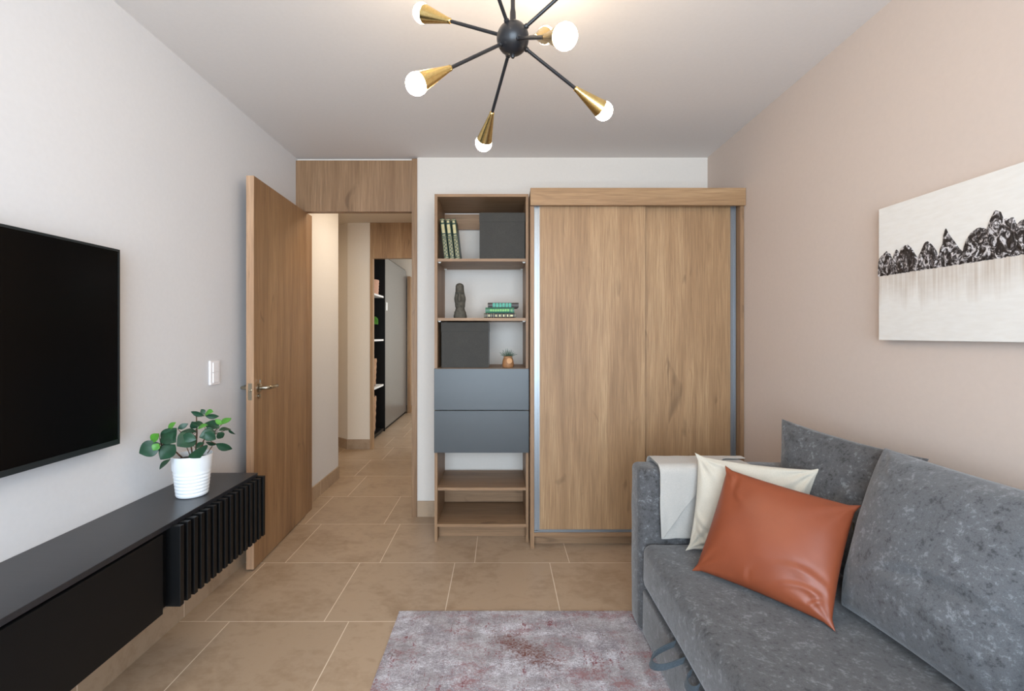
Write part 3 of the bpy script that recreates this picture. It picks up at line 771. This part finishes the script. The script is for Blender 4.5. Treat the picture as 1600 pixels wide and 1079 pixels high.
# cushions
def cushion(name, label, cat, BL, BR, TR, TL, thick, mat, pinch=.06, seed=0, wr=.004, ear=0, Nn=56, group=None, tilt=None, pw=.5, folds=(), flat_back=.6):
    BL, BR, TR, TL = map(Vector, (BL, BR, TR, TL)); nrm = ((BR-BL).cross(TL-BL) + (TL-TR).cross(BR-TR)).normalized()
    if nrm.y > 0 and abs(nrm.y) > .3 or (nrm.x > 0 and abs(nrm.y) <= .3): nrm = -nrm
    cen = (BL+BR+TR+TL)/4; hu = (BR-BL).length/2; hv = (TL-BL).length/2
    bm = bmesh.new()
    def P(s, t_, sg):
        # denser towards the borders
        u = math.sin((s-.5)*math.pi); v = math.sin((t_-.5)*math.pi)
        uu = u*(1 - pinch*(1-v*v)*abs(u)**2); vv = v*(1 - pinch*(1-u*u)*abs(v)**2)
        a, b = (uu+1)/2, (vv+1)/2
        p = BL*(1-a)*(1-b) + BR*a*(1-b) + TR*a*b + TL*(1-a)*b
        e = max(0, (1-u**2)*(1-v**2)); h = thick/2*(e**pw)*(1 if sg > 0 else flat_back)
        mask = min(1, e*6)
        q = Vector((u*hu, v*hv, seed*3.1))
        d = wr*1.2*nz(q, 7, seed)*mask + wr*.5*nz(q, 17, seed+2)*mask
        # gathers that run out of the corners
        for (cu, cv) in ((-1, -1), (1, -1), (1, 1), (-1, 1)):
            du, dv_ = (u-cu)*hu, (v-cv)*hv; r = math.hypot(du, dv_)
            an = math.atan2(dv_*-cv, du*-cu)
            d += wr*1.1*math.sin(an*11 + seed + cu + 2*cv)*math.exp(-r/.11)*min(1, e*10)*min(1, r/.03)
        for (fu, fv, fa, fl, fw, fd) in folds:
            x_, y_ = (u-fu)*hu, (v-fv)*hv; al = x_*math.cos(fa)+y_*math.sin(fa); ac = -x_*math.sin(fa)+y_*math.cos(fa) + .25*al*al/fl
            d += fd*math.exp(-(al/fl)**2)*(math.exp(-(ac/fw)**2) - .6*math.exp(-((ac-fw*1.8)/fw)**2))*mask
        if sg < 0: d *= .5
        if ear:
            cn = max(0, abs(u)*abs(v) - .90)/.10
            p = p + (p-cen).normalized()*ear*cn
        return p + nrm*(sg*h + d)
    f = grid(bm, lambda s, t_: P(s, t_, 1), Nn, Nn); bk = grid(bm, lambda s, t_: P(s, t_, -1), Nn, Nn)
    bmesh.ops.remove_doubles(bm, verts=bm.verts, dist=.0004)
    lo = min(v.co.z for v in bm.verts)
    base = Vector(((BL.x+BR.x)/2, (BL.y+BR.y)/2, lo))
    o = obj(name, bm, mat, None, base, True)
    tag(o, label, cat, group); m = o.modifiers.new('sub', 'SUBSURF'); m.levels = 0; m.render_levels = 1
    return o
SZ = .408
cushion('back_cushion', 'grey velvet back cushion in the far corner of the sofa, behind the cream cushion', 'cushion',
        (1.17, 1.915, SZ+.03), (1.19, 1.50, SZ+.01), (1.385, 1.50, .865), (1.225, 2.02, .900), .155, 'sofa_velvet', .05, 1, .008, pw=.42,
        group='grey velvet back cushions', folds=((.55, .25, .8, .12, .02, .012), (.35, -.1, .5, .15, .02, .010), (.8, .6, 1.3, .1, .015, .01)))
cushion('back_cushion', 'large grey velvet back cushion with painted-in nap sheen at the right, nearest the leather cushion', 'cushion',
        (1.085, 1.475, SZ), (1.125, 1.00, SZ), (1.375, .93, .865), (1.305, 1.575, .882), .26, 'sofa_velvet_nap_sheen', .03, 2, .006, pw=.42,
        group='grey velvet back cushions', folds=((.25, -.22, .12, .16, .011, -.014), (.1, -.45, -.2, .15, .02, .008), (-.7, .75, 2.2, .08, .012, .008)))
cushion('back_cushion', 'grey velvet back cushion cut off by the bottom right corner of the photo', 'cushion',
        (1.07, .90, SZ), (1.10, .40, SZ), (1.37, .36, .88), (1.31, .96, .865), .22, 'sofa_velvet_nap_sheen', .045, 3, .005, group='grey velvet back cushions')
cushion('throw_pillow', 'cream linen cushion propped against the throw, behind the leather cushion', 'cushion',
        (.752, 1.855, SZ+.004), (1.09, 1.72, SZ+.01), (1.195, 1.745, .757), (.812, 1.91, .768), .085, 'cream_linen', .05, 4, .008, ear=.016,
        folds=((-.82, -.40, 2.4, .05, .008, .009), (-.80, -.62, 2.3, .05, .007, .010), (-.72, -.86, 2.2, .04, .006, .008)))
lt = cushion('throw_pillow', 'square tan leather cushion leaning at the front of the sofa seat', 'cushion',
        (.712, 1.692, SZ+.004), (.972, 1.362, SZ+.004), (1.160, 1.512, .705), (.882, 1.805, .745), .16, 'tan_leather', .04, 5, .003, ear=.016, pw=.45,
        folds=((.62, -.42, -.1, .07, .010, .005), (.60, -.66, .12, .06, .008, .006), (.80, -.80, .7, .03, .005, .007), (-.12, -.82, 1.5, .035, .007, -.005), (-.72, .72, 2.1, .05, .012, -.005), (-.62, .55, 1.9, .04, .01, .003)))
bm = bmesh.new(); box(bm, 1.139, 1.141, 1.497, 1.503, .635, .660); obj('zip_pull', bm, 'nickel', lt)

# throw over the far armrest
bm = bmesh.new()
def prof_at(L, off):
    """point on the arm's cross-section (y,z) at arc length L from the seat, going up, over and down behind"""
    yf, yb, zt, r = 1.944-off, 2.082+off, .707+off, .032; z0 = .412
    h = zt - r - z0; q = math.pi/2*r; w_ = (yb-yf) - 2*r
    if L < h: return yf, z0+L
    L -= h
    if L < q: a = L/r; return yf + r - r*math.cos(a), zt - r + r*math.sin(a)
    L -= q
    if L < w_: return yf + r + L, zt
    L -= w_
    if L < q: a = L/r; return yb - r + r*math.sin(a), zt - r + r*math.cos(a)
    return yb, zt - r - (L-q)
def layer(x0, x1, s0, s1, off, dark=False, seed=0):
    def P(u, v):
        a = s0(u); L = a + (s1-a)*v
        y, z = prof_at(L, off); x = x0 + (x1-x0)*u
        k = min(1, max(0, (.30-L)/.3)); wv = .0035*math.sin(x*46+seed)*k + .004*nz((x, L, seed), 10)*k
        return Vector((x + .008*nz((L, 0, seed), 5) + .006*k, y - abs(wv) - .002, z + .002*nz((x, L, 1), 14)))
    grid(bm, P, 50, 70)
layer(.664, 1.06, lambda u: .002 + .004*math.sin(u*7), .62, .007, seed=1)
layer(.660, 1.075, lambda u: .010 + .40*min(1, max(0, (u-.02))/.75), .60, .0175, seed=3)
o = obj('throw_blanket', bm, 'throw_cotton', None, (.86, 1.94, .41), True)
m = o.modifiers.new('thick', 'SOLIDIFY'); m.thickness = .004; m.offset = 0
m = o.modifiers.new('sub', 'SUBSURF'); m.levels = 0; m.render_levels = 1
tag(o, 'folded off-white cotton throw draped over the far armrest of the sofa', 'blanket')

# ---------------------------------------------------------------- painting
PX, PY0, PY1, PZ0, PZ1 = 1.412, .76, 1.733, 1.246, 1.734
t = thing('wall_painting', 'wide unframed canvas of black and white mountains on the blush right wall', 'painting', (XR, (PY0+PY1)/2, PZ0))
obj('canvas', RB(.002, (PX, XR-.0005, PY0, PY1, PZ0, PZ1)), 'painted_canvas', t)
def pz(zx, zy):
    X = 1350 + zx*.2966; Y = 240 + zy*.2966; d = PX*725/(X-782); return d, EYE + (522-Y)*d/725
peaks = [pz(*q) for q in ((77,556),(92,540),(118,512),(140,530),(152,556),(160,520),(172,503),(188,520),(198,492),(230,478),(255,500),(282,548),(300,515),(316,475),(335,458),(370,490),(398,540),(402,495),(418,470),(422,420),(430,386),(450,425),(480,465),(505,500),(522,515),(540,450),(565,415),(600,390),(650,392),(665,345),(690,297),(722,305),(738,345),(790,335),(806,375),(825,352),(843,345))]
yl = peaks[-1][0]
for dy, z in ((.03, 1.60), (.05, 1.57), (.07, 1.52), (.10, 1.545), (.14, 1.60), (.18, 1.58), (.22, 1.52), (.26, 1.545), (.30, 1.51), (.36, 1.53), (.42, 1.50), (.49, 1.495)):
    if yl-dy > PY0: peaks.append((yl-dy, z))
peaks.append((PY0, 1.492)); peaks.sort()
def topz(y):
    for (a, za), (b, zb) in zip(peaks, peaks[1:]):
        if a <= y <= b:
            return za + (zb-za)*(y-a)/max(1e-6, b-a)
    return 1.50
bm = bmesh.new(); n_ = 330; rows = 16
def mp(u, v, out):
    y = PY0 + (PY1-PY0)*u; zt = topz(y) + .003*nz((y, 0, 0), 130); zb = 1.483 + .0025*nz((y, 4, 0), 60) + .002*nz((y, 9, 0), 200)
    zt = max(zt, zb+.008); z = zb + (zt-zb)*v
    return Vector((PX - (.0006 + (.0032 + .0022*nz((y, z, 0), 70) + .001*nz((y, z, 0), 200))*(4*v*(1-v))**.4 if out else 0), y, z))
grid(bm, lambda u, v: mp(u, v, True), n_, rows)
obj('mountain_relief', bm, 'impasto_rock', t, None, True)

# ---------------------------------------------------------------- ceiling lamp
LC = Vector((.036, 1.35, 2.128))
t = thing('ceiling_lamp', 'black and brass starburst ceiling lamp with globe bulbs', 'lamp', (LC.x, LC.y, ZC))
obj('hub', lathe(bmesh.new(), sphere_prof(.047, 20), LC, seg=36), 'black_metal', t, None, True)
obj('finial', lathe(bmesh.new(), [(0, -.058), (.004, -.057), (.006, -.053), (.006, -.048), (.009, -.046), (.009, -.042)], LC, seg=14), 'black_metal', t, None, True, 40)
obj('stem', lathe(bmesh.new(), [(.011, .040), (.0095, .046), (.0085, .075), (.007, .085), (.0065, .09), (.0065, ZC-LC.z-.02)], LC, seg=16), 'black_metal', t, None, True, 40)
obj('canopy', lathe(bmesh.new(), [(0, -.026), (.012, -.026), (.03, -.022), (.055, -.012), (.058, 0), (0, 0)], (LC.x, LC.y, ZC), seg=32), 'black_metal', t, None, True, 40)
DIRS = [(-.092, .27, -.183), (.287, .12, -.15), (-.263, -.13, -.205), (-.275, .12, .154), (.112, -.28, -.174), (.120, .27, .183), (-.13, -.25, .19), (.27, -.12, .17)]
for d in DIRS:
    d = Vector(d).normalized()
    bm = tube(bmesh.new(), [LC + d*.040, LC + d*.240], .0052, 12)
    lathe(bm, [(.0075, .043), (.0075, .052), (.0052, .054)], LC, d, 14)
    a = obj('arm', bm, 'black_metal', t, None, True, 40)
    bm = lathe(bmesh.new(), [(.006, .232), (.0085, .235), (.0085, .242), (.0265, .336), (.0270, .338), (.0255, .338), (.008, .246)], LC, d, 32)
    c = obj('brass_cone', bm, 'brushed_brass', a, None, True, 40)
    obj('bulb', lathe(bmesh.new(), sphere_prof(.029, 14), LC + d*.350, d, 20), 'bulb_glow', a, None, True)

# hall downlights (hidden above the door heads)
for (x, y, lb) in ((-0.74, 3.78, 'small round recessed ceiling lamp in the hall'), (-2.6, 4.6, 'small round recessed ceiling lamp in the side hall')):
    q = thing('recessed_lamp', lb, 'lamp', (x, y, ZC))
    obj('trim_ring', lathe(bmesh.new(), [(.05, -.001), (.05, -.008), (.06, -.010), (.066, -.006), (.066, -.001)], (x, y, ZC), seg=28), 'window_frame_white', q, None, True, 40)
    obj('lens', lathe(bmesh.new(), [(0, -.004), (.05, -.004), (.05, -.001), (0, -.001)], (x, y, ZC), seg=28), 'lamp_lens', q)

# ---------------------------------------------------------------- far room furniture
FX = -1.512
t = thing('black_shelving', 'black open shelving with white shelves beyond the far doorway', 'shelf', (-1.85, 5.78, 0))
obj('back_panel', B((-2.19, -2.17, 5.46, 6.085, 0, 2.3)), 'deep_black', t)
obj('side_panel', B((-2.17, FX, 6.065, 6.085, 0, 2.3)), 'deep_black', t)
o = obj('side_panel', B((-2.17, FX, 5.46, 5.48, 0, 2.3)), 'shelf_white', t)
for z in (1.76, 1.205, .625):
    obj('shelf', B((-2.17, FX, 5.48, 6.0, z-.022, z)), 'shelf_white', t)
obj('shelf', B((-2.17, FX+0.0, 5.48, 6.0, .02, .06)), 'deep_black', t)
t = thing('tall_cabinet', 'tall flat grey cabinet seen beyond the far doorway', 'cabinet', (-1.85, 6.8, 0))
obj('carcass', B((-2.19, FX-.02, 6.095, 7.46, 0, 2.3)), 'deep_black', t)
d_ = obj('door', B((FX-.02, FX, 6.092, 7.45, .04, 2.28)), 'brushed_grey_laminate', t)
obj('white_sticker', B((FX, FX+.003, 6.13, 6.20, 1.585, 1.69)), 'shelf_white', t)
def basket(label, x, y, z, r, h, mat, name='basket', cat='basket', flare=1.15):
    pr = [(0, .0005), (r, .0005)] + [(r*(1+(flare-1)*k/10) + .004*(k % 2), h*k/10) for k in range(11)] + [(r*flare-.012, h), (r*.9-.012, .02), (0, .02)]
    tag(obj(name, lathe(bmesh.new(), pr, (x, y, z), seg=26), mat, None, (x, y, z), True), label, cat)
basket('soft pink cloth basket on the top white shelf of the far room', -1.665, 5.85, 1.7615, .12, .19, 'pink_cloth', 'cloth_basket', 'basket', 1.08)
basket('tall wicker basket on the third white shelf of the far room', -1.67, 5.74, .6265, .12, .34, 'wicker', 'wicker_basket', 'basket', 1.12)
basket('wicker basket on the bottom of the far black shelving', -1.67, 5.72, .0615, .12, .44, 'wicker', 'wicker_basket', 'basket', 1.12)
HP = Vector((-1.68, 5.78, 1.2065))
t = thing('house_plant', 'big green leaf plant on the second white shelf of the far room', 'plant', HP)
obj('pot', lathe(bmesh.new(), [(0, 0), (.05, 0), (.065, .10), (.06, .10), (.05, .085), (0, .085)], HP, seg=24), 'ceramic_white', t, None, True, 50)
bm = bmesh.new()
for k, (a, b) in enumerate((((-1.62, 5.72, 1.47), (-1.497, 5.66, 1.40)), ((-1.66, 5.78, 1.42), (-1.70, 5.68, 1.50)), ((-1.70, 5.80, 1.42), (-1.80, 5.88, 1.48)))):
    leaf(bm, Vector(a), Vector(b), .62, .2, k)
o = obj('leaves', bm, 'leaf_bright', t, None, True); m = o.modifiers.new('thick', 'SOLIDIFY'); m.thickness = .001
bm = bmesh.new()
for a in ((-1.62, 5.72, 1.47), (-1.66, 5.78, 1.42), (-1.70, 5.80, 1.42)): tube(bm, [HP + Vector((0, 0, .085)), Vector(a)], .003, 6)
obj('stems', bm, 'stem_brown', t)
